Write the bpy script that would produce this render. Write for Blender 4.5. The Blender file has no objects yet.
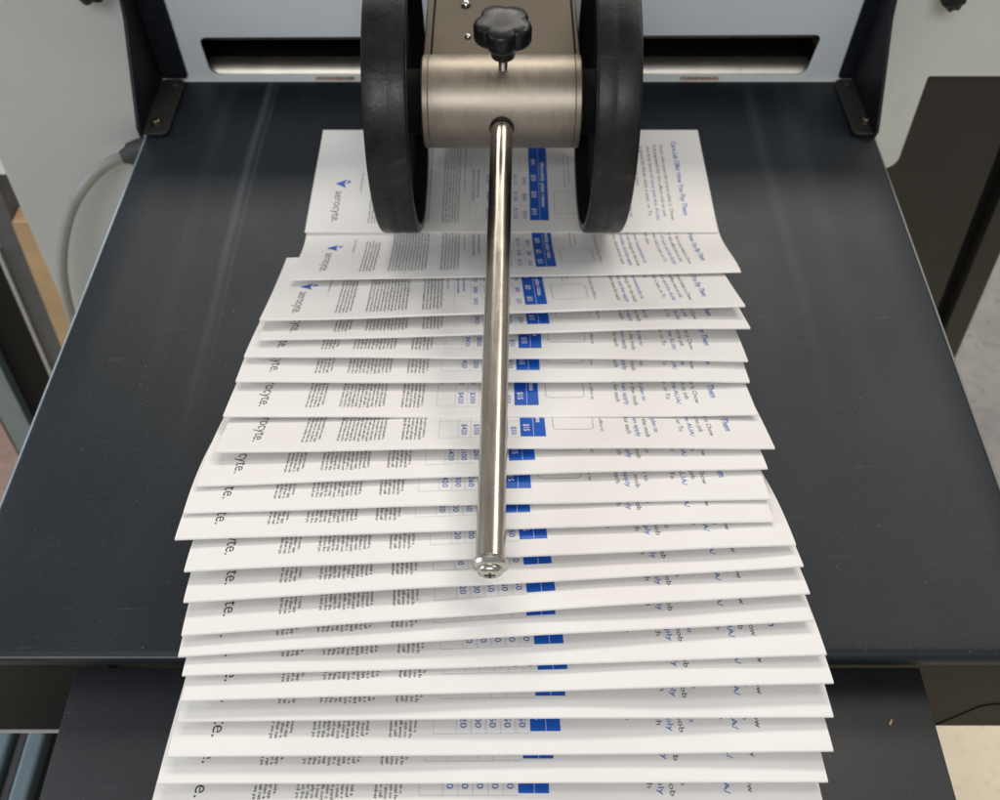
import bpy, bmesh, math, random
import numpy as np
from mathutils import Vector, Matrix
random.seed(7)
R = math.radians
scene = bpy.context.scene
COL = scene.collection

# ------------------------------------------------------------------ camera
F = 900.0; PITCH = R(53.8); H = 0.33
cd = bpy.data.cameras.new('camera'); cam = bpy.data.objects.new('camera', cd); COL.objects.link(cam)
cam.location = (0, 0, H); cam.rotation_euler = (R(90) - PITCH, 0, 0)
cd.sensor_width = 36; cd.sensor_fit = 'HORIZONTAL'; cd.lens = 36 * F / 1000
cd.clip_start = 0.01; cd.clip_end = 60
cd.dof.use_dof = True; cd.dof.focus_distance = 0.325; cd.dof.aperture_fstop = 16
scene.camera = cam

# ------------------------------------------------------------------ light
w = bpy.data.worlds.new('World'); scene.world = w; w.use_nodes = True
bg = w.node_tree.nodes['Background']; bg.inputs[0].default_value = (1.0, .985, .965, 1); bg.inputs[1].default_value = 0.29
def area(name, loc, target, sx, sy, power, col):
    d = bpy.data.lights.new(name, 'AREA'); d.shape = 'RECTANGLE'; d.size = sx; d.size_y = sy; d.energy = power; d.color = col
    o = bpy.data.objects.new(name, d); COL.objects.link(o); o.location = loc
    o.rotation_euler = (Vector(target) - Vector(loc)).to_track_quat('-Z', 'Y').to_euler(); return o
area('ceiling_panel_behind_machine', (0.10, 2.45, 1.80), (0, .2, 0), 3.0, .5, 45, (1.0, .945, .87))
area('ceiling_panel_right', (1.55, 1.15, 2.1), (.1, .2, 0), .9, .9, 15, (1.0, .95, .88))
area('window_left', (-1.9, .1, .68), (0, .2, 0), .9, .9, 17, (.80, .90, 1.0))
area('ceiling_panel_behind_camera', (-.2, -1.7, 1.9), (0, .3, 0), 1.6, .8, 31, (.97, .98, 1.0))
vs = scene.view_settings
vs.view_transform = 'Standard'; vs.look = 'None'; vs.exposure = 0; vs.gamma = 1

# ------------------------------------------------------------------ materials
def new_mat(name, col, rough=.5, metal=0, spec=.5):
    m = bpy.data.materials.new(name); m.use_nodes = True
    nt = m.node_tree; b = nt.nodes['Principled BSDF']
    b.inputs['Base Color'].default_value = (*col, 1); b.inputs['Roughness'].default_value = rough
    b.inputs['Metallic'].default_value = metal; b.inputs['Specular IOR Level'].default_value = spec
    return m, nt, b
def N(nt, t, **kw):
    n = nt.nodes.new(t)
    for k, v in kw.items():
        if k in n.inputs: n.inputs[k].default_value = v
        else: setattr(n, k, v)
    return n
def coords(nt, scale=(1, 1, 1)):
    tc = N(nt, 'ShaderNodeTexCoord'); mp = N(nt, 'ShaderNodeMapping'); mp.inputs['Scale'].default_value = scale
    nt.links.new(tc.outputs['Object'], mp.inputs[0]); return mp.outputs[0]
def noise(nt, scale, detail=4, vec=None, rough=.5):
    n = N(nt, 'ShaderNodeTexNoise'); n.inputs['Scale'].default_value = scale; n.inputs['Detail'].default_value = detail
    n.inputs['Roughness'].default_value = rough
    nt.links.new(vec if vec else coords(nt), n.inputs['Vector']); return n.outputs['Fac']
def ramp(nt, src, stops):
    r = N(nt, 'ShaderNodeValToRGB'); e = r.color_ramp.elements
    while len(e) < len(stops): e.new(.5)
    for i, (p, c) in enumerate(stops):
        e[i].position = p; e[i].color = (*c, 1) if isinstance(c, tuple) else (c, c, c, 1)
    nt.links.new(src, r.inputs[0]); return r.outputs[0]
def mix(nt, fac, a, b, mode='MIX'):
    m = N(nt, 'ShaderNodeMix'); m.data_type = 'RGBA'; m.blend_type = mode
    for i, s in ((0, fac), (6, a), (7, b)):
        if isinstance(s, (int, float)): m.inputs[i].default_value = s
        elif isinstance(s, tuple): m.inputs[i].default_value = (*s, 1)
        else: nt.links.new(s, m.inputs[i])
    return m.outputs[2]
def bump(nt, b, h, dist, strength=1):
    n = N(nt, 'ShaderNodeBump'); n.inputs['Strength'].default_value = strength; n.inputs['Distance'].default_value = dist
    nt.links.new(h, n.inputs['Height']); nt.links.new(n.outputs[0], b.inputs['Normal'])
def math_n(nt, op, a, b=0.0, c=None):
    m = N(nt, 'ShaderNodeMath'); m.operation = op
    for i, s in enumerate((a, b, c)):
        if s is None: continue
        if isinstance(s, (int, float)): m.inputs[i].default_value = s
        else: nt.links.new(s, m.inputs[i])
    return m.outputs[0]

def paper_mat():
    m, nt, b = new_mat('paper', (.79, .755, .72), .55, spec=.35)
    n1 = noise(nt, 22, 3); c = ramp(nt, n1, [(.3, (.77, .74, .708)), (.7, (.80, .776, .748))])
    nt.links.new(c, b.inputs['Base Color'])
    n2 = noise(nt, 1400, 3); bump(nt, b, n2, .00004, .5)
    b.inputs['Subsurface Weight'].default_value = 0
    return m
def paint_dark(name, col, streaks=(), rough=.42, spec=.5, dust=.5, scuff=None):
    m, nt, b = new_mat(name, col, rough, spec=spec)
    vec = coords(nt)
    peel = noise(nt, 900, 4, vec)                                   # orange peel of the powder coat
    mot = noise(nt, 9, 5, vec, .6)
    base = ramp(nt, mot, [(.3, tuple(c * .85 for c in col)), (.75, tuple(c * 1.2 + .0015 for c in col))])
    v = N(nt, 'ShaderNodeTexVoronoi'); v.inputs['Scale'].default_value = 230; nt.links.new(vec, v.inputs['Vector'])
    sep = N(nt, 'ShaderNodeSeparateColor'); nt.links.new(v.outputs['Color'], sep.inputs[0])
    rad = math_n(nt, 'MULTIPLY', math_n(nt, 'GREATER_THAN', sep.outputs[0], .80), math_n(nt, 'MULTIPLY_ADD', sep.outputs[1], .09, .03))
    speck = math_n(nt, 'LESS_THAN', v.outputs['Distance'], rad)
    col_o = mix(nt, math_n(nt, 'MULTIPLY', speck, dust * .35), base, (.35, .35, .34))
    fine = noise(nt, 620, 3, vec); fd = ramp(nt, fine, [(.60, 0.0), (.74, 1.0)])
    col_o = mix(nt, math_n(nt, 'MULTIPLY', fd, dust * .16), col_o, (.22, .23, .25))
    # dusty wear streaks left by the paper running along the tray
    sx = N(nt, 'ShaderNodeSeparateXYZ'); nt.links.new(vec, sx.inputs[0])
    for (x0, wd, amt) in streaks:
        wob = noise(nt, 7, 2, vec)
        xx = math_n(nt, 'ADD', sx.outputs[0], math_n(nt, 'MULTIPLY_ADD', wob, .006, -.003))
        d = math_n(nt, 'ABSOLUTE', math_n(nt, 'SUBTRACT', xx, x0))
        k = N(nt, 'ShaderNodeMapRange'); k.inputs['From Min'].default_value = wd; k.inputs['From Max'].default_value = 0
        nt.links.new(d, k.inputs['Value'])
        yy = N(nt, 'ShaderNodeMapRange'); yy.inputs['From Min'].default_value = -.09; yy.inputs['From Max'].default_value = .05
        nt.links.new(sx.outputs[1], yy.inputs['Value'])
        kk = math_n(nt, 'MULTIPLY', math_n(nt, 'MULTIPLY', k.outputs[0], yy.outputs[0]), noise(nt, 60, 4, coords(nt, (1, .18, 1))))
        col_o = mix(nt, math_n(nt, 'MULTIPLY', kk, amt), col_o, (.23, .25, .28))
    # hair scratches
    sc = noise(nt, 30, 2, coords(nt, (1.0, 14, 1))); s2 = ramp(nt, sc, [(.705, 0.0), (.72, 1.0)])
    col_o = mix(nt, math_n(nt, 'MULTIPLY', s2, .10 * dust), col_o, (.3, .3, .32))
    nt.links.new(col_o, b.inputs['Base Color'])
    nt.links.new(ramp(nt, mot, [(.3, rough - .05), (.7, rough + .09)]), b.inputs['Roughness'])
    bump(nt, b, peel, .00014, .6)
    return m
def paint_light(name, col, rough=.5):
    m, nt, b = new_mat(name, col, rough)
    n1 = noise(nt, 5, 5, None, .6); c = ramp(nt, n1, [(.3, tuple(x * .93 for x in col)), (.7, tuple(x * 1.05 for x in col))])
    g = noise(nt, 35, 5, coords(nt, (1, 1, .35)), .7); gm = ramp(nt, g, [(.62, 0.0), (.8, 1.0)])
    c = mix(nt, math_n(nt, 'MULTIPLY', gm, .14), c, (.25, .24, .22))
    nt.links.new(c, b.inputs['Base Color']); bump(nt, b, noise(nt, 700, 3), .00008, .5)
    return m
def steel(name, col, rough, grain=(1, 1, 1), gs=300, smudge=.1):
    m, nt, b = new_mat(name, col, rough, 1)
    g = noise(nt, gs, 3, coords(nt, grain)); mo = noise(nt, 45, 4, None, .65)
    c = ramp(nt, mo, [(.3, tuple(x * .82 for x in col)), (.7, tuple(min(1, x * 1.1) for x in col))])
    c = mix(nt, .35, c, mix(nt, 1.0, c, ramp(nt, g, [(.3, .72), (.7, 1.15)]), 'MULTIPLY'))
    nt.links.new(c, b.inputs['Base Color'])
    rr = math_n(nt, 'ADD', math_n(nt, 'MULTIPLY_ADD', g, .12, rough - .06), math_n(nt, 'MULTIPLY_ADD', mo, smudge, -smudge / 2))
    nt.links.new(rr, b.inputs['Roughness']); bump(nt, b, g, .00004, .6)
    return m
def rubber(name, col, rough=.5, dusty=.5):
    m, nt, b = new_mat(name, col, rough, spec=.3)
    mo = noise(nt, 60, 6, None, .7); big = noise(nt, 14, 3)
    c = ramp(nt, mo, [(.3, tuple(x * .7 for x in col)), (.72, tuple(x * 1.5 for x in col))])
    dst = ramp(nt, noise(nt, 110, 5, coords(nt, (.5, 1, 1)), .75), [(.58, 0.0), (.78, 1.0)])
    c = mix(nt, math_n(nt, 'MULTIPLY', math_n(nt, 'MULTIPLY', dst, big), dusty * .5), c, (.12, .12, .115))
    nt.links.new(c, b.inputs['Base Color'])
    nt.links.new(ramp(nt, mo, [(.3, rough - .14), (.7, rough + .15)]), b.inputs['Roughness'])
    bump(nt, b, noise(nt, 500, 4), .00015, .6)
    return m
def flat(name, col, rough=.6, metal=0, spec=.4, var=.12, sc=60):
    m, nt, b = new_mat(name, col, rough, metal, spec)
    n1 = noise(nt, sc, 4); nt.links.new(ramp(nt, n1, [(.3, tuple(x * (1 - var) for x in col)), (.7, tuple(x * (1 + var) for x in col))]), b.inputs['Base Color'])
    bump(nt, b, n1, .0001, .4)
    return m
def floor_mat(name, a, b_, c_, sc):
    m, nt, b = new_mat(name, a, .55)
    n1 = noise(nt, sc, 6, None, .7); n2 = noise(nt, sc * 7, 3, None, .6)
    c = mix(nt, ramp(nt, n1, [(.35, 0.0), (.65, 1.0)]), a, b_)
    c = mix(nt, ramp(nt, n2, [(.56, 0.0), (.68, .6)]), c, c_)
    nt.links.new(c, b.inputs['Base Color']); bump(nt, b, n2, .0006, .4); return m
M = dict(
    paper=paper_mat(),
    ink=flat('black_ink', (.035, .036, .042), .5, var=.2, sc=900),
    ink_grey=flat('body_ink', (.095, .10, .11), .5, var=.25, sc=900),
    blue=flat('blue_ink', (.009, .095, .47), .4, var=.05, sc=300),
    blue_text=flat('blue_text_ink', (.045, .13, .46), .5, var=.1, sc=300),
    pale_line=flat('hairline_ink', (.42, .44, .48), .5, var=.05),
    tray=paint_dark('tray_powder_coat', (.0088, .0128, .0175), streaks=((-.141, .0032, .30), (-.1365, .0018, .15), (.150, .005, .12), (.171, .010, .07), (-.163, .006, .07)), rough=.47, spec=.36),
    ext=paint_dark('extension_powder_coat', (.0145, .0155, .018), rough=.48, dust=.35),
    blackbox=paint_dark('black_sheet_metal', (.005, .005, .0055), rough=.6, dust=.3, spec=.15),
    brown=paint_dark('brown_black_sheet_metal', (.018, .014, .009), rough=.6, dust=.2, spec=.2),
    darkpanel=paint_dark('charcoal_panel_paint', (.017, .016, .0135), rough=.6, dust=.15),
    bracket=paint_dark('black_bracket_paint', (.006, .007, .010), rough=.5, dust=.5, spec=.25),
    grease=paint_dark('dirty_bracket_paint', (.014, .013, .011), rough=.62, dust=.9),
    panel=paint_light('pale_blue_grey_paint', (.61, .655, .68)),
    panel_grey=paint_light('grey_side_paint', (.44, .455, .445)),
    panel_right=paint_light('pale_grey_green_paint', (.57, .595, .565)),
    steel_tube=steel('brushed_sleeve_steel', (.40, .352, .288), .48, (1, .3, .3), 420, .22),
    steel_arm=steel('dull_arm_steel', (.080, .068, .053), .50, (.1, 1, 1), 500, .15),
    chrome=steel('polished_rod_steel', (.53, .48, .41), .25, (1, .02, 1), 900, .10),
    chrome2=steel('slot_roller_steel', (.60, .56, .49), .45, (.03, 1, 1), 900, .08),
    bolt_worn=steel('worn_bolt_steel', (.20, .17, .13), .4, (1, 1, 1), 300),
    screw=steel('screw_steel', (.62, .59, .53), .26, (1, 1, 1), 300),
    dark=flat('screw_recess', (.02, .018, .015), .7),
    cavity=flat('slot_cavity_paint', (.17, .135, .095), .6, var=.3, sc=120),
    rubber=rubber('wheel_rubber', (.0075, .0075, .0075), .38, 1.0),
    rubber_in=rubber('wheel_inner_plastic', (.002, .002, .002), .8, .03),
    knob=rubber('black_knob_plastic', (.009, .009, .011), .36, .5),
    cord=flat('grey_cord_jacket', (.27, .27, .26), .5, var=.08),
    plug=rubber('plug_plastic', (.03, .03, .03), .55, .5),
    wood=flat('tan_wood', (.46, .31, .17), .6, var=.2, sc=20),
    bluegrey=flat('blue_grey_metal', (.16, .21, .235), .4, .3, var=.1),
    midgrey=flat('dark_grey_trim', (.085, .085, .09), .6),
    paleedge=flat('pale_edge_trim', (.36, .36, .34), .6),
    pink=flat('faded_pink_board', (.42, .29, .27), .7),
    white=flat('white_board', (.72, .72, .72), .5, var=.03),
    edge_dim=flat('lip_reflection', (.10, .105, .11), .4, .2), edge_cool=flat('edge_highlight_cool', (.30, .38, .44), .35, .3), edge_warm=flat('edge_highlight_warm', (.20, .20, .19), .4, .3),  # pale colours standing in for light caught by the tray edges
    rust=flat('rusty_smear', (.36, .24, .18), .8, var=.4, sc=400),
    floor=floor_mat('mottled_concrete', (.34, .32, .30), (.24, .225, .215), (.13, .12, .115), 9),
    floor2=floor_mat('pale_floor', (.80, .70, .52), (.74, .64, .47), (.62, .53, .39), 16),
)

# ------------------------------------------------------------------ build helpers
def obj(name, bm, mat, parent=None, smooth=None, kind=None):
    me = bpy.data.meshes.new(name)
    if isinstance(bm, bmesh.types.BMesh):
        bmesh.ops.recalc_face_normals(bm, faces=bm.faces); bm.to_mesh(me); bm.free()
    else: me = bm; me.name = name
    for m in (mat if isinstance(mat, (list, tuple)) else [mat]): me.materials.append(m)
    if smooth is not None:
        me.polygons.foreach_set('use_smooth', [True] * len(me.polygons))
        try: me.set_sharp_from_angle(angle=R(smooth))
        except Exception: pass
    o = bpy.data.objects.new(name, me); COL.objects.link(o)
    if parent: o.parent = parent
    if kind: o['kind'] = kind
    return o
def empty(name, loc=(0, 0, 0), rz=0):
    o = bpy.data.objects.new(name, None); COL.objects.link(o); o.empty_display_size = .02
    o.location = loc; o.rotation_euler = (0, 0, rz); return o
def tag(o, label, cat, group=None):
    o['label'] = label; o['category'] = cat
    if group: o['group'] = group
    return o
def rebase(o, p):            # geometry was written in scene coordinates; keep it there under a moved base
    for v in o.data.vertices: v.co -= Vector(p)
    return o
def add_box(bm, x0, x1, y0, y1, z0, z1, bev=0, seg=2):
    r = bmesh.ops.create_cube(bm, size=1); vs_ = r['verts']
    for v in vs_:
        v.co = Vector((x0 + (v.co.x + .5) * (x1 - x0), y0 + (v.co.y + .5) * (y1 - y0), z0 + (v.co.z + .5) * (z1 - z0)))
    if bev:
        ed = {e for v in vs_ for e in v.link_edges}
        bmesh.ops.bevel(bm, geom=list(ed), offset=bev, segments=seg, profile=.5, affect='EDGES')
    return bm
def frame_from(d):
    d = d.normalized(); u = Vector((0, 0, 1)) if abs(d.z) < .9 else Vector((1, 0, 0))
    a = u.cross(d).normalized(); return a, d.cross(a).normalized()
def add_tube(bm, pts, rad, n=24, cap=True):
    pts = [Vector(p) for p in pts]; rings = []
    a = None
    for i, p in enumerate(pts):
        d = (pts[min(i + 1, len(pts) - 1)] - pts[max(i - 1, 0)]).normalized()
        if a is None: a, b = frame_from(d)
        else:
            a = (a - d * a.dot(d)).normalized(); b = d.cross(a)
        r = rad[i] if isinstance(rad, (list, tuple)) else rad
        rings.append([bm.verts.new(p + a * (r * math.cos(2 * math.pi * k / n)) + b * (r * math.sin(2 * math.pi * k / n))) for k in range(n)])
    for r0, r1 in zip(rings, rings[1:]):
        for k in range(n): bm.faces.new((r0[k], r0[(k + 1) % n], r1[(k + 1) % n], r1[k]))
    if cap: bm.faces.new(rings[0][::-1]); bm.faces.new(rings[-1])
    return bm
def add_lathe(bm, prof, origin, axis, n=48, close=False):
    """prof: (distance along axis, radius) pairs"""
    o = Vector(origin); d = Vector(axis).normalized(); a, b = frame_from(d); rings = []
    for (t, r) in prof:
        if r < 1e-6: rings.append([bm.verts.new(o + d * t)])
        else: rings.append([bm.verts.new(o + d * t + a * (r * math.cos(2 * math.pi * k / n)) + b * (r * math.sin(2 * math.pi * k / n))) for k in range(n)])
    pr = list(zip(rings, rings[1:])) + ([(rings[-1], rings[0])] if close else [])
    for r0, r1 in pr:
        for k in range(n):
            q = (k + 1) % n
            f = [r0[k % len(r0)]] + ([r0[q]] if len(r0) > 1 else []) + ([r1[q]] if len(r1) > 1 else []) + [r1[k % len(r1)]]
            if len(set(f)) > 2: bm.faces.new(f)
    return bm
def rounded(pts, rads, seg=6):
    out = []; n = len(pts)
    for i, p in enumerate(pts):
        p = Vector(p); a = Vector(pts[i - 1]); b = Vector(pts[(i + 1) % n]); r = rads[i] if isinstance(rads, (list, tuple)) else rads
        if r <= 0: out.append(p); continue
        da = (a - p).normalized(); db = (b - p).normalized(); ang = da.angle(db); t = r / math.tan(ang / 2)
        c = p + (da + db).normalized() * (r / math.sin(ang / 2)); s = p + da * t; e = p + db * t
        a0 = math.atan2((s - c).y, (s - c).x); a1 = math.atan2((e - c).y, (e - c).x); dd = (a1 - a0 + math.pi) % (2 * math.pi) - math.pi
        out += [c + Vector((math.cos(a0 + dd * k / seg), math.sin(a0 + dd * k / seg))) * r for k in range(seg + 1)]
    return out
def plate(outline, holes, thick, bev=.0004):
    """flat plate with holes, outline in x/y, thickness about z = 0; returns a mesh"""
    cu = bpy.data.curves.new('outline', 'CURVE'); cu.dimensions = '2D'; cu.fill_mode = 'BOTH'
    cu.extrude = thick / 2 - bev; cu.bevel_depth = bev; cu.bevel_resolution = 1; cu.offset = -bev
    for loop in [outline] + holes:
        sp = cu.splines.new('POLY'); sp.points.add(len(loop) - 1); sp.use_cyclic_u = True
        for q, p in zip(sp.points, loop): q.co = (p[0], p[1], 0, 1)
    t = bpy.data.objects.new('outline', cu); COL.objects.link(t)
    dg = bpy.context.evaluated_depsgraph_get(); me = bpy.data.meshes.new_from_object(t.evaluated_get(dg))
    bpy.data.objects.remove(t); bpy.data.curves.remove(cu); me.materials.clear(); return me
def wall_plate(outline, holes, thick, y, bev=.0004):          # stands up in the x/z plane at depth y
    me = plate(outline, holes, thick, bev); me.transform(Matrix.Translation((0, y, 0)) @ Matrix.Rotation(R(90), 4, 'X')); return me
def prism(bm, poly, axis, a0, a1):
    """extrude a polygon (two other axes) along one axis"""
    def P(p, t): return {'x': (t, p[0], p[1]), 'y': (p[0], t, p[1]), 'z': (p[0], p[1], t)}[axis]
    A = [bm.verts.new(P(p, a0)) for p in poly]; B = [bm.verts.new(P(p, a1)) for p in poly]; n = len(poly)
    bm.faces.new(A); bm.faces.new(B[::-1])
    for k in range(n): bm.faces.new((A[k], B[k], B[(k + 1) % n], A[(k + 1) % n]))
    return bm

# ------------------------------------------------------------------ floor
b = bmesh.new(); bmesh.ops.create_grid(b, x_segments=1, y_segments=1, size=8)
fl = obj('floor', b, M['floor'], kind='structure'); fl.location = (0, 4, -.75)
b = bmesh.new(); add_box(b, -3, 3, -3, .62, -.7495, -.745)
obj('pale_floor', b, M['floor2'], kind='structure')

# ------------------------------------------------------------------ the machine
mc = empty('folding_machine', (0, .49, -.75)); MB_ = (0, .49, -.75)
tag(mc, 'pale blue grey folding machine body rising behind the black tray, with a long slot', 'machine')
def mpart(name, src, mat, parent=mc, smooth=None):
    o = obj(name, src, mat, parent, smooth)
    if parent is mc: rebase(o, MB_)
    return o
slot = rounded([(-.1765, .0028), (.1868, .0028), (.1895, .0300), (-.1775, .0282)], [.006, .006, .004, .004])
mpart('back_panel', wall_plate([(-.212, -.03), (.222, -.03), (.222, .088), (-.212, .088)], [slot], .002, .486), M['panel'])
me = wall_plate([(-.3227, .088), (-.205, .088), (-.205, -.60), (-.386, -.60)], [], .003, .4895); o = mpart('side_panel', me, M['panel_grey'])
o['label'] = 'grey side panel left of the tray'
me = wall_plate(rounded([(.2185, .088), (.60, .088), (.60, .0045), (.2605, .0045), (.2655, -.066), (.2185, -.066)], [0, 0, 0, .0012, .009, .009]), [], .003, .4835)
o = mpart('side_panel', me, M['panel_right']); o['label'] = 'pale grey green side panel right of the tray'
mpart('lower_panel', wall_plate([(-.20, .0), (.60, .0), (.60, -.02), (.3315, -.02), (.412, -.62), (-.20, -.62)], [], .003, .497), M['darkpanel'])
mpart('panel_edge_strip', wall_plate([(.262, .0045), (.60, .0045), (.60, .0005), (.262, .0005)], [], .004, .4895), M['blackbox'])
b = bmesh.new(); prism(b, [(.3385, .02), (.3545, .02), (.443, -.62), (.422, -.62)], 'y', .492, .520); mpart('frame_rail', b, M['darkpanel'])
b = bmesh.new(); prism(b, [(-.2, 0), (.342, 0), (.430, -.62), (-.2, -.62)], 'y', .506, .530); mpart('inner_frame', b, M['blackbox'])
# the slot: dark cavity and its steel roller
b = bmesh.new()
add_box(b, -.190, .200, .4875, .540, -.022, -.014); add_box(b, -.190, .200, .4875, .540, .033, .037); add_box(b, -.190, .200, .536, .541, -.0135, .0325)
add_box(b, -.194, -.1905, .4875, .541, -.022, .037); add_box(b, .2005, .204, .4875, .541, -.022, .037)
add_box(b, -.186, .196, .512, .516, .014, .0325)
mpart('slot_cavity', b, M['cavity'])
b = bmesh.new(); add_lathe(b, [(0, 0), (0, .0086), (.0008, .0094), (.3712, .0094), (.372, .0086), (.372, 0)], (-.181, .4985, -.0040), (1, 0, 0), 40)
mpart('slot_roller', b, M['chrome2'], smooth=35)
b = bmesh.new(); add_tube(b, [(-.188, .4975, .021), (.198, .4975, .0225)], .0016, 10); mpart('guide_wire', b, M['cavity'], smooth=40)
for x0 in (-.116, .107):
    b = bmesh.new(); prism(b, rounded([(x0, .0012), (x0 + .028, .0010), (x0 + .026, .0026), (x0 + .004, .0025)], .0006, 2), 'y', .4836, .4848); mpart('rust_smear', b, M['rust'])
# gusseted support arms beside the tray, each bolted to it by a tab
def bolt(parent, loc, r=.0035, mat=None):
    b = bmesh.new()
    add_lathe(b, [(0, 0), (0, r * 1.35), (.0006, r * 1.35), (.0006, r), (.0022, r * .95), (.0028, r * .7), (.0028, r * .38), (.0016, r * .34), (.0016, 0)], loc, (0, 0, 1), 24)
    return obj('bolt', b, mat or M['screw'], parent, 40)
for s, xi, xo, t0, t1, bl in ((-1, -.1905, -.2065, -.2065, -.1915, ((-.1995, .4385), (-.1955, .4735))), (1, .2065, .2155, .2035, .2190, ((.2125, .4400), (.2095, .4745)))):
    a = empty('support_arm'); a.parent = mc; a.location = (0, -.49, .75)
    pts = rounded([(xi, .002), (xi, .088), (xo, .088), (xo, .002)], [.003, 0, 0, 0])
    me = wall_plate(pts, [], .0016, .4838); obj('arm_flange', me, M['bracket'], a)
    b = bmesh.new(); prism(b, rounded([(.4825, .088), (.4745, .088), (.4620, .055), (.428, .0075), (.428, .001), (.4825, .001)], [0, 0, .01, .004, 0, 0]), 'x', xo - .0009, xo + .0009)
    obj('arm_gusset', b, M['bracket'], a)
    me = plate(rounded([(t0, .429), (t1, .429), (t1, .4815), (t0, .4815)], .004), [], .0018); me.transform(Matrix.Translation((0, 0, .0022)))
    tb = obj('bolt_tab', me, M['grease'], a)
    for (bx, by) in bl: bolt(tb, (bx, by, .0031), .0026, M['bolt_worn'] if by < .46 else M['grease'])
# stand below
b = bmesh.new(); prism(b, rounded([(-.40, -.005), (.40, -.005), (.40, -.1215), (.30, -.1215), (-.195, -.1185), (-.40, -.1185)], [0, 0, .004, 0, 0, .004]), 'y', .1320, .135)
mpart('stand_apron', b, M['brown'])
b = bmesh.new(); add_box(b, -.42, -.1600,   .1293, .1317, -.1180, -.006); mpart('apron_cover', b, M['blackbox'])
b = bmesh.new(); add_box(b, -.34, -.1915, -.0 + .1280, .1317, -.1197, -.1183, .0003, 1); mpart('apron_edge', b, M['paleedge'])
# seam line of the apron: a shallow bead
b = bmesh.new()
add_tube(b, [(.2125, .1318, -.1213), (.2175, .1318, -.106), (.2225, .1318, -.0905), (.2265, .1318, -.0875), (.26, .1318, -.0865)], .0004, 8); mpart('apron_seam', b, M['blackbox'], smooth=60)
# base rails far under the tray
for (x0, x1, z1, m) in ((-.352, -.3335, -.30, 'bluegrey'), (-.3315, -.3255, -.306, 'midgrey'), (-.3235, -.3115, -.302, 'bluegrey')):
    b = bmesh.new(); add_box(b, x0, x1, -.25, .30, z1 - .05, z1, .002); mpart('base_rail', b, M[m])
b = bmesh.new(); add_box(b, -.3105, -.20, -.25, .30, -.345, -.312, .002); mpart('base_plate', b, M['brown'])

# ------------------------------------------------------------------ background at the left of the machine
SL = .137
def strip(name, xa, xb, z0, z1, y0, y1, mat, label, cat):
    b = bmesh.new(); f = lambda x, z: x + (z + .169) * SL
    prism(b, [(f(xa, z0), z0), (f(xb, z0), z0), (f(xb, z1), z1), (f(xa, z1), z1)], 'y', y0, y1)
    o = obj(name, b, mat); tag(o, label, cat); return o
strip('wooden_post', -.3655, -.340, -.60, -.128, .497, .515, M['wood'], 'narrow tan wooden post at the left edge of the grey side panel', 'post')
strip('grey_upright', -.3830, -.3665, -.60, -.085, .500, .53, M['midgrey'], 'dark grey upright running beside the tan wooden post', 'upright')
strip('pale_edge_strip', -.3868, -.3838, -.60, -.155, .497, .51, M['paleedge'], 'thin chipped pale strip between grey upright and black box', 'strip')
strip('black_box', -.425, -.3875, -.60, -.16, .505, .60, M['blackbox'], 'black box in shadow at the far left edge of the photo', 'box')
strip('blue_grey_rail', -.450, -.4260, -.62, -.20, .495, .53, M['bluegrey'], 'blue grey metal rail left of the black box', 'rail')
strip('pink_board', -.56, -.4525, -.64, -.20, .495, .50, M['pink'], 'faded pink board at the left edge of the photo', 'board')
strip('white_board', -.46, -.3425, -.083, .05, .497, .51, M['white'], 'white board above the dark upright, behind the grey panel', 'board')

# ------------------------------------------------------------------ delivery tray
tr = tag(empty('delivery_tray', (0, .3, 0)), 'wide black powder coated tray with the shingled flyers lying on it', 'tray')
TB = (0, .3, 0)
XL = lambda y: -.2105 + (y - .12) * .018
XR = lambda y: .2108 + (y - .12) * .018
def tray_mesh():
    bm = bmesh.new(); ny, nx = 40, 24
    prof = [(.4832, -.0012), (.4832, 0)]
    for i in range(1, ny + 1): prof.append((.4832 + (.1255 - .4832) * i / ny, 0))
    rr = .0042
    for k in range(1, 9): a = R(90) + R(90) * k / 8; prof.append((.1255 + rr * math.cos(a), -rr + rr * math.sin(a)))
    prof += [(.1213, -.0068), (.1225, -.0068), (.1231, -.006)]
    rows = []
    for (y, z) in prof:
        xl, xr = XL(y), XR(y); row = []
        if y < .4831 and z > -.002:
            xs = [(xl, z - .0075), (xl, z - .0016), (xl + .0005, z - .0005), (xl + .0016, z)]
        else: xs = [(xl, z - .0075 if z > -.002 else z - .0001), (xl, z - .0001), (xl + .0005, z), (xl + .0016, z)]
        row = [(x, y, zz) for x, zz in xs]
        for j in range(1, nx): row.append((xl + (xr - xl) * j / nx, y, z))
        row += [(2 * (xl + xr) / 2 - x, y, zz) for x, zz in xs[::-1]]
        rows.append([bm.verts.new(p) for p in row])
    for r0, r1 in zip(rows, rows[1:]):
        for k in range(len(r0) - 1): bm.faces.new((r0[k], r0[k + 1], r1[k + 1], r1[k]))
    return bm
for fx, m, nm in ((XL, 'edge_cool', 'painted highlight on left edge'), (XR, 'edge_warm', 'painted highlight on right edge')):
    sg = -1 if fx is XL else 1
    b = bmesh.new(); add_tube(b, [(fx(y) + sg * .0002, y, -.0008) for y in (.4815, .36, .24, .125)], .00055, 8)  # thin pale bead added as a painted highlight along the side edge
    o = obj('edge_highlight', b, M[m], tr, 60); rebase(o, TB); o['label'] = nm
b = bmesh.new(); add_tube(b, [(XL(.13) + .003, .12215, -.0012), (-.15, .12215, -.0012), (-.07, .1223, -.0014)], .0005, 8)  # grey bead added as the window's reflection on the front lip
o = obj('edge_highlight', b, M['edge_dim'], tr, 60); rebase(o, TB); o['label'] = 'painted window reflection on front edge'
o = obj('tray_bed', tray_mesh(), M['tray'], tr, 50); rebase(o, TB)
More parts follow.
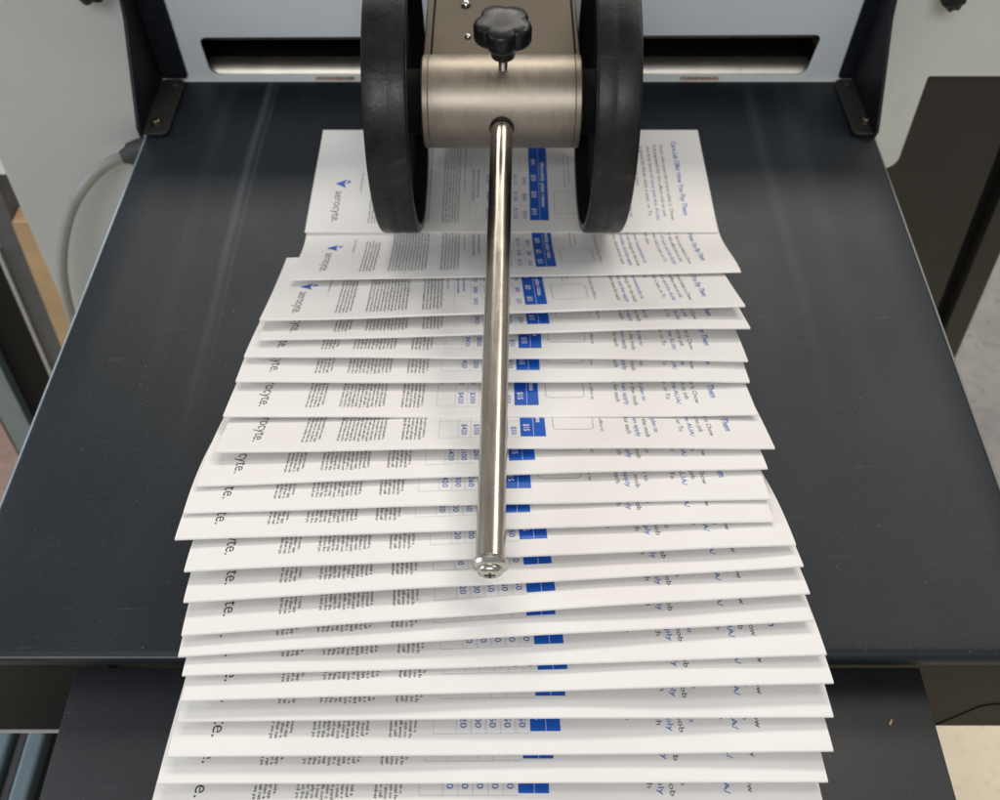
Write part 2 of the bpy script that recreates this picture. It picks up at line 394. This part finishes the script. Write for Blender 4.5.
b = bmesh.new(); add_box(b, -.20, .205, .135, .46, -.016, -.009); o = obj('tray_stiffener', b, M['blackbox'], tr); rebase(o, TB)

ex = tag(empty('tray_extension', (0, .06, -.02)), 'narrower black extension plate just below the front edge of the tray', 'tray')
b = bmesh.new(); add_box(b, -.1678, .1662, -.10, .1250, -.0225, -.020, .0006, 2); o = obj('extension_plate', b, M['ext'], ex, 40); rebase(o, (0, .06, -.02))
for s in (-1, 1):
    b = bmesh.new(); xx = -.1671 if s < 0 else .1655
    add_box(b, min(xx, xx - s * .0012), max(xx, xx - s * .0012), -.10, .12, -.032, -.0228); o = obj('side_flange', b, M['ext'], ex); rebase(o, (0, .06, -.02))
b = bmesh.new(); add_box(b, .1478, .1503, .1032, .1041, -.0199, -.0194, .0002, 1)
o = obj('paper_crumb', b, M['wood']); o.rotation_euler = (0, 0, 0); tag(o, 'tiny light brown crumb on the right of the extension plate', 'crumb')
c = sum((v.co for v in o.data.vertices), Vector()) / len(o.data.vertices)
for v in o.data.vertices: v.co = Matrix.Rotation(R(55), 3, 'Z') @ (v.co - c)
o.location = c

# ------------------------------------------------------------------ press rollers
AX = Vector((.0008, .3718, .0650)); WR = .0620
pr = tag(empty('press_roller_unit', (0, .376, .003)), 'two black rubber wheels on a brushed steel sleeve pressing the top flyer', 'roller')
def prt(name, bm, mat, parent=pr, smooth=None):
    o = obj(name, bm, mat, parent, smooth)
    if parent is pr: rebase(o, (0, .376, .003))
    return o
for s in (-1, 1):
    x0 = -.0392 if s < 0 else .0408; wv = empty('press_wheel'); wv.parent = pr; wv.location = (x0, AX.y - .376, AX.z - .003)
    b = bmesh.new(); W_ = .0186
    prof = [(0, WR - .0042), (0, WR - .0010), (.0006, WR - .0002), (.0015, WR), (.0076, WR), (.0084, WR - .00018), (.0092, WR), (W_ - .0015, WR), (W_ - .0005, WR - .0003), (W_, WR - .0012), (W_, WR - .0042)]
    add_lathe(b, prof, (0, 0, 0), (s, 0, 0), 128, close=True); obj('tyre', b, M['rubber'], wv, 38)
    b = bmesh.new()
    add_lathe(b, [(.0065, 0), (.0065, WR - .0062), (.0015, WR - .0046), (.0010, WR - .0043), (W_ - .001, WR - .0043), (W_ - .002, WR - .0062), (.012, WR - .0075), (.012, 0)], (0, 0, 0), (s, 0, 0), 96)
    obj('wheel_web', b, M['rubber_in'], wv, 38)
    b = bmesh.new(); add_lathe(b, [(-.0022, .006), (-.0022, .0150), (.0064, .0150), (.0064, .006)], (0, 0, 0), (s, 0, 0), 64, close=True)
    obj('wheel_hub', b, M['rubber_in'], wv, 38)
# sleeve
b = bmesh.new(); SR = .0214; hw = .0375
add_lathe(b, [(-hw, .0155), (-hw, SR - .0008), (-hw + .0008, SR), (-hw + .0030, SR), (-hw + .0033, SR - .0003), (-hw + .0036, SR), (hw - .0036, SR), (hw - .0033, SR - .0003), (hw - .0030, SR), (hw - .0008, SR), (hw, SR - .0008), (hw, .0155)], AX, (1, 0, 0), 96, close=True)
sl_o = prt('sleeve', b, M['steel_tube'], smooth=40)
# rod direction, from the bore in the sleeve down over the pile
RA = Vector((.0008, .3504, .0658)); RB = Vector((-.0033, .1370, .0508)); RD = (RB - RA).normalized(); RR = .0051
b = bmesh.new(); add_lathe(b, [(-.003, RR + .0002), (.0008, RR + .0002), (.0010, RR + .0004), (.0006, RR + .0007), (-.004, RR + .0008)], RA - RD * .0004, RD, 40, close=True)
prt('rod_bore', b, M['dark'], smooth=40)
# arm plate running back to the machine
b = bmesh.new()
add_box(b, AX.x - .0335, AX.x + .0350, .3760, .4838, .0790, .0812, .0004)
arm = prt('mounting_arm', b, M['steel_arm'])
b = bmesh.new(); add_box(b, AX.x - .0373, AX.x - .0338, .372, .4838, .058, .0828, .0006); prt('arm_side', b, M['steel_arm'])
b = bmesh.new(); add_box(b, AX.x + .0353, AX.x + .0373, .372, .4838, .058, .0828, .0006); prt('arm_side', b, M['steel_arm'])
arm_off = Vector((0, .376, .003))
for (sx_, sy_, r_) in ((-.0155, .4005, .0013), (-.0172, .4290, .0021)):
    b = bmesh.new(); add_lathe(b, [(0, 0), (0, r_ * 1.2), (r_ * .35, r_ * 1.2), (r_ * .9, r_ * .8), (r_ * 1.2, 0)], Vector((sx_, sy_, .0813)) - arm_off, (0, 0, 1), 20)
    obj('screw', b, M['screw'], arm, 50)
# clamp knob on its stud
KB = Vector((.0014, .3680, .0872)); KD = Vector((.0, -.06, 1)).normalized()
kn = prt('clamp_knob', (lambda bm: add_lathe(bm, [(.0050, 0), (.0050, .0048), (.0056, .0055), (.0100, .0058), (.0125, .0070), (.0130, .0)], KB, KD, 40))(bmesh.new()), M['knob'], smooth=45)
def star():
    bm = bmesh.new(); a, b_ = frame_from(KD); rings = []; n = 150
    for (t, k, ext) in ((.0085, .50, .0), (.0105, .56, .35), (.0128, .80, .9), (.0145, .96, 1), (.0160, 1, 1), (.0212, 1, 1), (.0224, .965, 1), (.0233, .86, .9), (.0237, .66, .6), (.0235, .35, .3), (.0233, .12, 0)):
        ring = []
        for i in range(n):
            th = 2 * math.pi * i / n; lob = (.5 + .5 * math.cos(5 * th + .6)) ** .45
            r = (.0109 + .0024 * lob * ext) * k
            ring.append(bm.verts.new(KB + KD * t + a * r * math.cos(th) + b_ * r * math.sin(th)))
        rings.append(ring)
    for r0, r1 in zip(rings, rings[1:]):
        for i in range(n): bm.faces.new((r0[i], r0[(i + 1) % n], r1[(i + 1) % n], r1[i]))
    bm.faces.new(rings[0][::-1]); bm.faces.new(rings[-1]); return bm
b = star(); 
for v in b.verts: v.co -= arm_off
obj('knob_head', b, M['knob'], kn, 40)
b = bmesh.new(); pf = [(-.004, .0021)]
for i in range(13): pf += [(-.003 + i * .0008, .0021), (-.0026 + i * .0008, .00185)]
add_lathe(b, pf + [(.0075, .0021)], KB - arm_off, KD, 20); obj('stud', b, M['screw'], kn, 30)

# ------------------------------------------------------------------ hold-down rod
rod = tag(empty('steel_rod', RA), 'long polished steel rod reaching from the sleeve out over the flyers', 'rod')
LR = (RB - RA).length
b = bmesh.new(); add_lathe(b, [(-.012, 0), (-.012, RR), (LR, RR), (LR, 0)], (0, 0, 0), RD, 64); obj('shaft', b, M['chrome'], rod, 40)
b = bmesh.new(); add_lathe(b, [(LR - .0002, 0), (LR - .0002, RR + .0002), (LR + .0005, .0060), (LR + .0016, .0065), (LR + .0028, .0062), (LR + .0034, .0052), (LR + .0034, 0)], (0, 0, 0), RD, 56)
col_ = obj('end_collar', b, M['screw'], rod, 35)
b = bmesh.new(); add_lathe(b, [(LR + .0033, 0), (LR + .0033, .0043), (LR + .0040, .0045), (LR + .0050, .0041), (LR + .0056, .0030), (LR + .0057, 0)], (0, 0, 0), RD, 40)
sc_ = obj('end_screw', b, M['screw'], rod, 40)
a, b2 = frame_from(RD)
bm = bmesh.new()
for (d1, d2) in ((a, b2), (b2, a)):
    c0 = RD * (LR + .00525)
    vs8 = []
    for t in (-.0006, .0006):
        for (q1, q2) in ((-1, -1), (1, -1), (1, 1), (-1, 1)):
            vs8.append(bm.verts.new(c0 + RD * (t + (0 if d1 is a else .00005)) + d1 * (q1 * .0019) + d2 * (q2 * .00038)))
    for f in ((0, 1, 2, 3), (7, 6, 5, 4), (0, 4, 5, 1), (1, 5, 6, 2), (2, 6, 7, 3), (3, 7, 4, 0)): bm.faces.new([vs8[i] for i in f])
obj('cross_slot', bm, M['dark'], sc_)

# ------------------------------------------------------------------ cable and knobs on the machine
cb = tag(empty('power_cable', (-.215, .44, -.01)), 'grey cable looping from a dark plug down the left side of the tray', 'cable')
def spline(pts, n=12):
    P = [Vector(p) for p in pts]; P = [P[0] * 2 - P[1]] + P + [P[-1] * 2 - P[-2]]; out = []
    for i in range(1, len(P) - 2):
        for k in range(n):
            t = k / n; p0, p1, p2, p3 = P[i - 1:i + 3]
            out.append(.5 * ((2 * p1) + (p2 - p0) * t + (2 * p0 - 5 * p1 + 4 * p2 - p3) * t * t + (3 * p1 - p0 - 3 * p2 + p3) * t ** 3))
    return out + [P[-2]]
def at(x, y, Y):                       # measured picture point at depth Y -> scene point
    a_ = (x - 500) / F; b_ = (y - 400) / F
    d = Vector((a_, math.cos(PITCH) - b_ * math.sin(PITCH), -math.sin(PITCH) - b_ * math.cos(PITCH)))
    return Vector((0, 0, H)) + d * (Y / d.y)
cp = [at(126, 156, .478), at(108, 164, .472), at(88, 182, .466), at(72, 208, .462), at(64, 238, .460), at(62, 268, .460), at(66, 296, .462), at(74, 322, .466), at(90, 352, .47), at(120, 390, .478)]
b = bmesh.new(); add_tube(b, spline(cp), .0037, 16); o = obj('cord', b, M['cord'], cb, 60); rebase(o, (-.215, .44, -.01))
p0 = cp[0]; d0 = Vector((1, .0, .30)).normalized()
b = bmesh.new(); add_lathe(b, [(-.003, .004), (.000, .0052), (.004, .0060), (.0045, .0078), (.012, .0086), (.020, .0086), (.021, 0)], p0, d0, 24); o = obj('plug', b, M['plug'], cb, 40); rebase(o, (-.215, .44, -.01))
def lobed_knob(name, loc, r, label):
    bm = bmesh.new(); n = 96; rings = []
    for (t, k) in ((0, .0), (0, .45), (.004, .5), (.006, .9), (.008, 1), (.014, 1), (.016, .9), (.017, .5), (.0172, 0.0)):
        rings.append([bm.verts.new((r * k * (1 + .10 * math.cos(7 * 2 * math.pi * i / n)) * math.cos(2 * math.pi * i / n), -t, r * k * (1 + .10 * math.cos(7 * 2 * math.pi * i / n)) * math.sin(2 * math.pi * i / n))) for i in range(n)])
    for r0, r1 in zip(rings, rings[1:]):
        for i in range(n): bm.faces.new((r0[i], r0[(i + 1) % n], r1[(i + 1) % n], r1[i]))
    bmesh.ops.remove_doubles(bm, verts=bm.verts, dist=1e-6)
    o = obj(name, bm, M['knob'], None, 40); o.location = loc; tag(o, label, 'knob'); return o
lobed_knob('fastening_knob', (-.2275, .4875, .0660), .0100, 'black lobed knob on the grey panel, cut by the top left edge of the photo')
lobed_knob('fastening_knob', (.2490, .4815, .0615), .0058, 'small black knob on the pale right panel, at the top edge of the photo')

# ------------------------------------------------------------------ printed flyers
W = .216; L = .0840
EDGE = [(305,232,718,232,.0024),(290,280,741,272,.0174),(258,319,747,304,.0305),(258,339.5,750.5,326,.0292),(244,355,748,359.5,.0296),(237,381.5,749,380.5,.0292),
        (224.5,415.5,756,414,.0325),(214,450.4,776,446,.0390),(195.4,484,768,466,.0394),(182.5,510.5,770.7,496.7,.0406),(175,538,773.8,519.8,.0408),(184,570,796,543.5,.0411),
        (183.4,600.5,803,565,.0398),(180.8,633,810,591.5,.0384),(177.7,654,813,618.5,.0364),(182,673.6,826,653.3,.0346),(180,699,834.5,681.4,.0330),(178,719,833,714.7,.0296),
        (167,755,833,749.8,.0268),(158,782,827,780.7,.0232),(146,817,829,817,.0200),(138,850,826,852,.0165)]
def on_level(x, y, z):
    a_ = (x - 500) / F; b_ = (y - 400) / F
    d = Vector((a_, math.cos(PITCH) - b_ * math.sin(PITCH), -math.sin(PITCH) - b_ * math.cos(PITCH)))
    return Vector((0, 0, H)) + d * ((z - H) / d.z)
# --- glyph outlines, flat, in millimetres
GL = {}
def text2d(s, size, bold=0.0, res=2):
    key = (s, size, bold)
    if key in GL: return GL[key]
    cu = bpy.data.curves.new('t', 'FONT'); cu.body = s; cu.size = size; cu.resolution_u = res; cu.offset = bold; cu.fill_mode = 'FRONT'
    t = bpy.data.objects.new('t', cu); COL.objects.link(t)
    dg = bpy.context.evaluated_depsgraph_get(); me = bpy.data.meshes.new_from_object(t.evaluated_get(dg))
    bpy.data.objects.remove(t); bpy.data.curves.remove(cu)
    me.calc_loop_triangles()
    v = np.empty(len(me.vertices) * 3, 'f'); me.vertices.foreach_get('co', v); v = v.reshape(-1, 3)[:, :2].copy()
    tr_ = np.empty(len(me.loop_triangles) * 3, 'i'); me.loop_triangles.foreach_get('vertices', tr_); tr_ = tr_.reshape(-1, 3).copy()
    bpy.data.meshes.remove(me)
    if len(v): v[:, 0] -= v[:, 0].min()
    GL[key] = (v, tr_); return GL[key]
class Ink:
    """a printed layer: 2D triangles in flyer millimetres (u across, v up from the near fold)"""
    def __init__(s): s.v = []; s.f = []; s.m = []; s.n = 0
    def add(s, v, f, m=0):
        s.v.append(np.asarray(v, 'f')); s.f.append(np.asarray(f, 'i') + s.n); s.m.append(np.full(len(f), m)); s.n += len(v)
    def text(s, t, size, u, vend=None, vstart=None, m=0, fit=None, bold=0.0, res=2):
        v, f = text2d(t, size, bold, res); v = v.copy()
        if not len(v): return
        w_ = v[:, 0].max()
        if fit: v[:, 0] *= fit / w_; w_ = fit
        if vstart is None: vstart = vend + w_
        s.add(np.stack([u + v[:, 1], vstart - v[:, 0]], 1), f, m)
    def rect(s, u0, u1, v0, v1, m=0, lift=0):
        n = max(1, int(abs(v1 - v0) / 1.5)); k = max(1, int(abs(u1 - u0) / 6))
        vv = [(u0 + (u1 - u0) * j / k, v0 + (v1 - v0) * i / n) for i in range(n + 1) for j in range(k + 1)]; ff = []
        for i in range(n):
            for j in range(k):
                a_ = i * (k + 1) + j; ff += [(a_, a_ + 1, a_ + k + 2), (a_, a_ + k + 2, a_ + k + 1)]
        s.add(vv, ff, m)
    def poly(s, pts, m=0): s.add(pts, [(0, i, i + 1) for i in range(1, len(pts) - 1)], m)
words = 'care the of lab your plan for and with that this part each month paid cover under visit terms benefit member from office more than clinic review apply cost share to is by rate annual we will not an you may call'.split()
rng = random.Random(3)
def sentence(nchar):
    s = ''
    while len(s) < nchar: s += rng.choice(words) + ' '
    return s[:nchar].strip()
logo, body, table, head, frame = Ink(), Ink(), Ink(), Ink(), Ink()
logo.text('aerocyte.', 6.6, 12.9, vend=7.4, fit=24.0, m=0, bold=-.03, res=4)
logo.poly([(12.0, 37.6), (18.2, 34.0), (17.0, 37.4)], 1); logo.poly([(12.0, 37.6), (17.0, 37.4), (18.2, 41.0)], 1); logo.poly([(18.0, 37.3), (20.6, 38.6), (19.2, 40.4)], 2)
body.text('by serving you', 1.6, 26.0, vend=31, fit=15)
for u0, n, v0, v1, pit in ((32.2, 5, 6.4, 45, 1.60), (46.0, 12, 6.3, 76, 1.60), (71.3, 6, 6.5, 76, 1.62)):
    for i in range(n):
        e = v0 + rng.uniform(0, 1.0) + (1.2 if i == n - 1 else 0)
        nearest = v1 - rng.uniform(0, 2)
        s_ = sentence(int((nearest - e) / .80)); body.text(s_, 1.58, u0 + i * pit, vend=e, fit=nearest - e, res=1, bold=.03)
body.text(sentence(50), 1.55, 82.3, vend=31, fit=42, res=1, bold=.018)
for i, (e, t) in enumerate(((24, 'Laboratory fee schedule'), (26, 'Allowed amount per test'))): body.text(t, 1.9, 87.0 + i * 2.7, vend=e, fit=25 - i * 2, m=1, bold=.03, res=1)
for i, (e, t) in enumerate(((35, 'Scan for office hours'), (37, 'and rates on your phone'))): body.text(t, 1.7, 137.0 + i * 2.5, vend=e, fit=28 - i * 4, res=1)
body.text('Refer a friend in your own office to', 2.0, 149.8, vend=12.2, fit=42, m=0)
def para(us, rows):
    for u, (t, e, st, m) in zip(us, rows): body.text(t, 2.75, u + .5, vend=e - .4, fit=st - e, m=m, bold=.008)
para((159.4, 163.0, 166.6, 170.4, 174.0), (('Submit one claim form for each', 10.8, 60, 0), ('or call the number and then apply', 8.6, 66, 1), ('this plan has no charge for the mob', 8.2, 67, 0), ('members of your household plan to', 11.6, 67, 1), ('', 10, 20, 0)))
para((180.4, 184.3, 188.2, 192.0), (('is good for three visits a year, or To', 12.4, 70, 0), ('the first level of care and the AUA/', 8.9, 70, 1), ('Full payment for the office visit to job', 12.2, 71, 0), ('Know who your lab is and what is Chow', 9.3, 71, 0)))
body.text('Your own lab plan', 2.55, 176.6, vend=36, fit=33)
head.text('Care Lab Offer How You Pay Them', 3.9, 199.4, vend=12.6, fit=61, m=0, bold=.05, res=3)
BL = 117.9
table.rect(BL, BL + 10.0, 8.6, 78, 0)
cu_ = [BL - 4.9 * i for i in range(1, 6)] + [BL - 4.9 * 5 - 7.6]
TL = Ink()
for x in cu_: table.rect(x - .06, x + .06, 7.9, 60, 1)
table.rect(cu_[-1], BL, 7.85, 7.97, 1)
for vv in (20, 34, 48): table.rect(cu_[-1], BL, vv - .05, vv + .05, 1)
for x, col4 in zip(cu_[:5], (('$50', '$80', '$90'), ('$150', '$180', '$210'), ('$260', '$240', '$300'), ('$300', '$360', '$420'), ('$420', '$480', '$520'))):
    for r_, t in enumerate(col4): table.text(t, 3.1, x + 1.25, vend=9.9 + r_ * 13.5, m=2, fit=2.0 * len(t), bold=.01)
white = Ink()
white.rect(BL + 5.15, BL + 5.3, 8.6, 78, 0)
for r_, t in enumerate(('$15', '$25', '$35', '$45')): white.text(t, 3.3, BL + 1.4, vend=12.6 + r_ * 13.5, fit=5.2, bold=.05)
white.text('Monthly plan rates', 3.0, BL + 6.5, vend=19, fit=36, bold=.06)
def rrect(ink, u0, u1, v0, v1, r, t, m=0):
    o1 = rounded([(u0, v0), (u1, v0), (u1, v1), (u0, v1)], r, 6); i1 = rounded([(u0 + t, v0 + t), (u1 - t, v0 + t), (u1 - t, v1 - t), (u0 + t, v1 - t)], r - t, 6)
    def dens(l): return [tuple(p) for p in l]
    o1, i1 = dens(o1), dens(i1); n = len(o1); ff = []
    # split long runs so that the line follows the curved paper
    O, I = [], []
    for k in range(n):
        a0, a1, b0, b1 = o1[k], o1[(k + 1) % n], i1[k], i1[(k + 1) % n]
        st = max(1, int(math.dist(a0, a1) / 1.5))
        for q in range(st):
            tt = q / st; O.append((a0[0] + (a1[0] - a0[0]) * tt, a0[1] + (a1[1] - a0[1]) * tt)); I.append((b0[0] + (b1[0] - b0[0]) * tt, b0[1] + (b1[1] - b0[1]) * tt))
    n = len(O)
    for k in range(n): q = (k + 1) % n; ff += [(k, q, n + q), (k, n + q, n + k)]
    ink.add(O + I, ff, m)
rrect(frame, 131.0, 147.2, 13.6, 31, 2.0, .16)

def profile(k, z, y_near_world):
    """top surface of the flyer, from the near fold (v = 0) back; returns functions of arc length in mm"""
    n = 240
    if k == 0: ys = np.linspace(0, .0838, n); zs = z + .0003 * np.sin(ys / .0838 * 3.1) ; zs = zs + .0006 * np.clip((ys - .06) / .024, 0, 1) ** 2
    elif k == 1:
        ys = np.linspace(0, .084, n); t = np.clip((.0462 - ys) / .0462, 0, 1)
        zs = .0012 + (z - .0012) * (.5 * t ** 2 * (3 - 2 * t) + .5 * t ** 1.25)
    else:
        q = {2: (.88, .12), 3: (1.05, -.05), 4: (1.15, -.15), 5: (1.25, -.25), 6: (1.2, -.2), 7: (1.16, -.16), 8: (1.4, -.4)}.get(k, (1.56, -.56)); zt = .0022
        D = .084
        LT = {2: .0725, 3: .068, 4: .075}.get(k, L)
        for _ in range(30):
            ys = np.linspace(0, D, n); t = 1 - ys / D; zs = zt + (z - zt) * (q[0] * t + q[1] * t * t)
            Ls = np.hypot(np.diff(ys), np.diff(zs)).sum(); D *= LT / Ls
    s = np.concatenate([[0], np.cumsum(np.hypot(np.diff(ys), np.diff(zs)))])
    return s * 1000, ys, zs
def make_flyer(k, e, labeltext):
    x0, y0, x1, y1, z = e; A = on_level(x0, y0, z); B = on_level(x1, y1, z)
    c = (A + B) / 2; ang = math.atan2(B.y - A.y, B.x - A.x)
    root = tag(empty('folded_flyer', (c.x, c.y, 0), ang), labeltext, 'flyer', 'folded flyers shingled on the tray')
    S, ys, zs = profile(k, z, c.y); rk = random.Random(100 + k)
    amp = .00035 if k > 1 else .00008; ph = rk.uniform(0, 6); ph2 = rk.uniform(0, 6)
    bow = rk.uniform(-.0006, .0008) if k > 1 else 0; cl, cr = ((rk.uniform(-.0009, .0004), rk.uniform(-.0009, .0004)) if k > 1 else (0, 0))
    def P(u, v, off=0.0):             # u, v in mm, arrays
        u = np.asarray(u, float); v = np.asarray(v, float)
        y = np.interp(v, S, ys); z_ = np.interp(v, S, zs)
        dy = (np.interp(v + .5, S, ys) - np.interp(v - .5, S, ys)); dz = (np.interp(v + .5, S, zs) - np.interp(v - .5, S, zs))
        ln = np.hypot(dy, dz) + 1e-12; ny, nz = -dz / ln, dy / ln
        x = (u - 108) / 1000; near = np.clip(1 - v / 84, 0, 1)
        wv = amp * near * (np.sin(x * 34 + ph) + .5 * np.sin(x * 71 + ph2)) + bow * near * (1 - (x / .108) ** 2) + near ** 3 * (cl * np.clip(-x / .108, 0, 1) ** 4 + cr * np.clip(x / .108, 0, 1) ** 4)
        return np.stack([x, y + ny * off, z_ + nz * off + wv], -1)
    # outer sheet: top ply, rounded fold, bottom ply, with the thickness of the paper
    nv = 46; nu = 28
    vt = np.concatenate([np.linspace(0, 6, 7)[:-1], np.linspace(6, 84, nv)])
    th = .0002; gap0 = .00105 if k > 1 else .0005
    def body_sheet(path, nu_):        # path: list of (v, offset-normal) centre line; makes a closed strip of paper thickness
        us = np.linspace(0, 216, nu_ + 1); pv = np.array([p[0] for p in path]); po = np.array([p[1] for p in path])
        d = np.gradient(np.stack([pv / 1000, po], 1), axis=0); d /= np.linalg.norm(d, axis=1)[:, None] + 1e-12
        nrm = np.stack([-d[:, 1], d[:, 0]], 1)
        V = []
        for sgn in (0, 1):
            vv = pv + nrm[:, 0] * th * 1000 * sgn; oo = po + nrm[:, 1] * th * sgn
            # negative v (the nose) is handled by extending along the surface
            for u in us:
                q = P(np.full(len(vv), u), np.clip(vv, 0, None), 0)
                vl = np.clip(vv, 0, None); y = np.interp(vl, S, ys)
                dy = (np.interp(vl + .5, S, ys) - np.interp(np.maximum(vl - .5, 0), S, ys)); dz = (np.interp(vl + .5, S, zs) - np.interp(np.maximum(vl - .5, 0), S, zs))
                ln = np.hypot(dy, dz); ty, tz = dy / ln, dz / ln; nyy, nzz = -tz, ty
                ext = np.minimum(vv, 0) / 1000
                q[:, 1] += nyy * oo + ty * ext; q[:, 2] += nzz * oo + tz * ext
                V.append(q)
        V = np.stack(V)               # (2*(nu+1), npath, 3)
        nP = len(path); F_ = []; idx = lambda s_, j, i: (s_ * (nu_ + 1) + j) * nP + i
        for j in range(nu_):
            for i in range(nP - 1):
                F_.append((idx(0, j, i), idx(0, j, i + 1), idx(0, j + 1, i + 1), idx(0, j + 1, i)))
                F_.append((idx(1, j, i), idx(1, j + 1, i), idx(1, j + 1, i + 1), idx(1, j, i + 1)))
            for i in (0, nP - 1): F_.append((idx(0, j, i), idx(0, j + 1, i), idx(1, j + 1, i), idx(1, j, i)))
        for j in (0, nu_):
            for i in range(nP - 1): F_.append((idx(0, j, i), idx(0, j, i + 1), idx(1, j, i + 1), idx(1, j, i)))
        me = bpy.data.meshes.new('sheet'); me.from_pydata(V.reshape(-1, 3).tolist(), [], F_); me.update()
        bm = bmesh.new(); bm.from_mesh(me); bpy.data.meshes.remove(me); return bm
    open_ = (.0014 if 2 < k else .0003)
    path = [(v, 0.0) for v in vt[::-1]]
    rn = gap0 / 2
    path += [(-math.sin(a_) * rn * 1000, -rn + math.cos(a_) * rn) for a_ in np.linspace(0, math.pi, 9)[1:-1]]
    path += [(v, -gap0 - open_ * min(1, v / 30) ** 1.2 * (1 if v < 55 else max(0, 1 - (v - 55) / 26) * .9 + .1)) for v in np.linspace(0, 82, 22)]
    sheet = obj('outer_sheet', body_sheet(path, nu), M['paper'], root, 60)
    path = [(v, -gap0 * .5 - .0001 - open_ * .45 * min(1, v / 30) ** 1.2 * (1 if v < 55 else max(0, 1 - (v - 55) / 26) * .9 + .1)) for v in np.linspace(2.2, 80, 24)[::-1]]
    obj('inner_panel', body_sheet(path, 8), M['paper'], root, 60)
    vmax = 90 if k == 0 else (60 if k < 3 else 36)
    def ink(name, I, mats, off):
        V = np.concatenate(I.v); Fc = np.concatenate(I.f); mi = np.concatenate(I.m)
        keep = V[Fc][:, :, 1].min(1) < vmax; keep &= V[Fc][:, :, 1].min(1) > 2
        Fc = Fc[keep]; mi = mi[keep]
        if not len(Fc): return
        used, inv = np.unique(Fc, return_inverse=True); Vu = V[used]; Fc = inv.reshape(-1, 3)
        Q = P(Vu[:, 0], Vu[:, 1] - (1.4 if k > 1 else 0), off)
        me = bpy.data.meshes.new(name); me.vertices.add(len(Q)); me.vertices.foreach_set('co', Q.astype('f').ravel())
        me.loops.add(len(Fc) * 3); me.loops.foreach_set('vertex_index', Fc.astype('i').ravel())
        me.polygons.add(len(Fc)); me.polygons.foreach_set('loop_start', np.arange(0, len(Fc) * 3, 3, dtype='i')); me.polygons.foreach_set('loop_total', np.full(len(Fc), 3, 'i'))
        me.polygons.foreach_set('material_index', mi.astype('i')); me.update(calc_edges=True); me.validate()
        for m in mats: me.materials.append(m)
        o = bpy.data.objects.new(name, me); COL.objects.link(o); o.parent = sheet; return o
    ink('logo_print', logo, [M['ink'], M['blue'], M['blue_text']], .00006)
    ink('text_print', body, [M['ink_grey'], M['blue_text']], .00006)
    ink('table_print', table, [M['blue'], M['pale_line'], M['blue_text']], .00006)
    ink('table_lettering', white, [M['paper']], .00010)
    ink('heading_print', head, [M['blue_text']], .00006)
    ink('frame_print', frame, [M['ink_grey']], .00006)
    return root
ORD = 'first second third fourth fifth sixth seventh eighth ninth tenth eleventh twelfth thirteenth fourteenth fifteenth sixteenth seventeenth eighteenth nineteenth twentieth twenty-first twenty-second'.split()
NOTE = {0: 'topmost folded flyer lying flat under the rubber wheels, its whole face showing', 1: 'second flyer from the wheels, curving up just in front of them, full logo showing',
        2: 'third flyer from the wheels, its back left corner sticking out beside the second', 7: 'eighth flyer from the wheels, right corner sticking out furthest above its neighbours',
        10: 'eleventh flyer from the wheels, left corner sticking out furthest at mid pile',
        11: 'twelfth flyer from the wheels, its edge passing just behind the end of the rod',
        12: 'thirteenth flyer from the wheels, its edge passing under the screw at the rod end',
        15: 'sixteenth flyer from the wheels, the one lying over the front edge of the tray',
        19: 'twentieth flyer from the wheels, last whole front fold above the photo bottom edge',
        20: 'twenty-first flyer from the wheels, its front fold cut off by the photo',
        21: 'twenty-second flyer from the wheels, its pale left rim at the bottom edge'}
DET = {3: 'a thin strip with the end of the logo', 4: 'thin strip, front corner left of the flyer above', 5: 'a thin strip with cut off columns of text',
       6: 'a wide strip with printed frame and blue table', 8: 'a medium strip turned slightly anticlockwise', 9: 'a strip with the last letters of the logo',
       13: 'a tilted strip with blue table end under the rod screw', 14: 'a thin strip with little print', 16: 'a strip whose right corner sticks out furthest',
       17: 'a plain strip almost without logo', 18: 'a wide strip with one letter of the logo'}
for k, e in enumerate(EDGE):
    make_flyer(k, e, NOTE.get(k) or f'{ORD[k]} flyer from the wheels, {DET[k]}')
print('verts', sum(len(o.data.vertices) for o in COL.objects if o.type == 'MESH'))
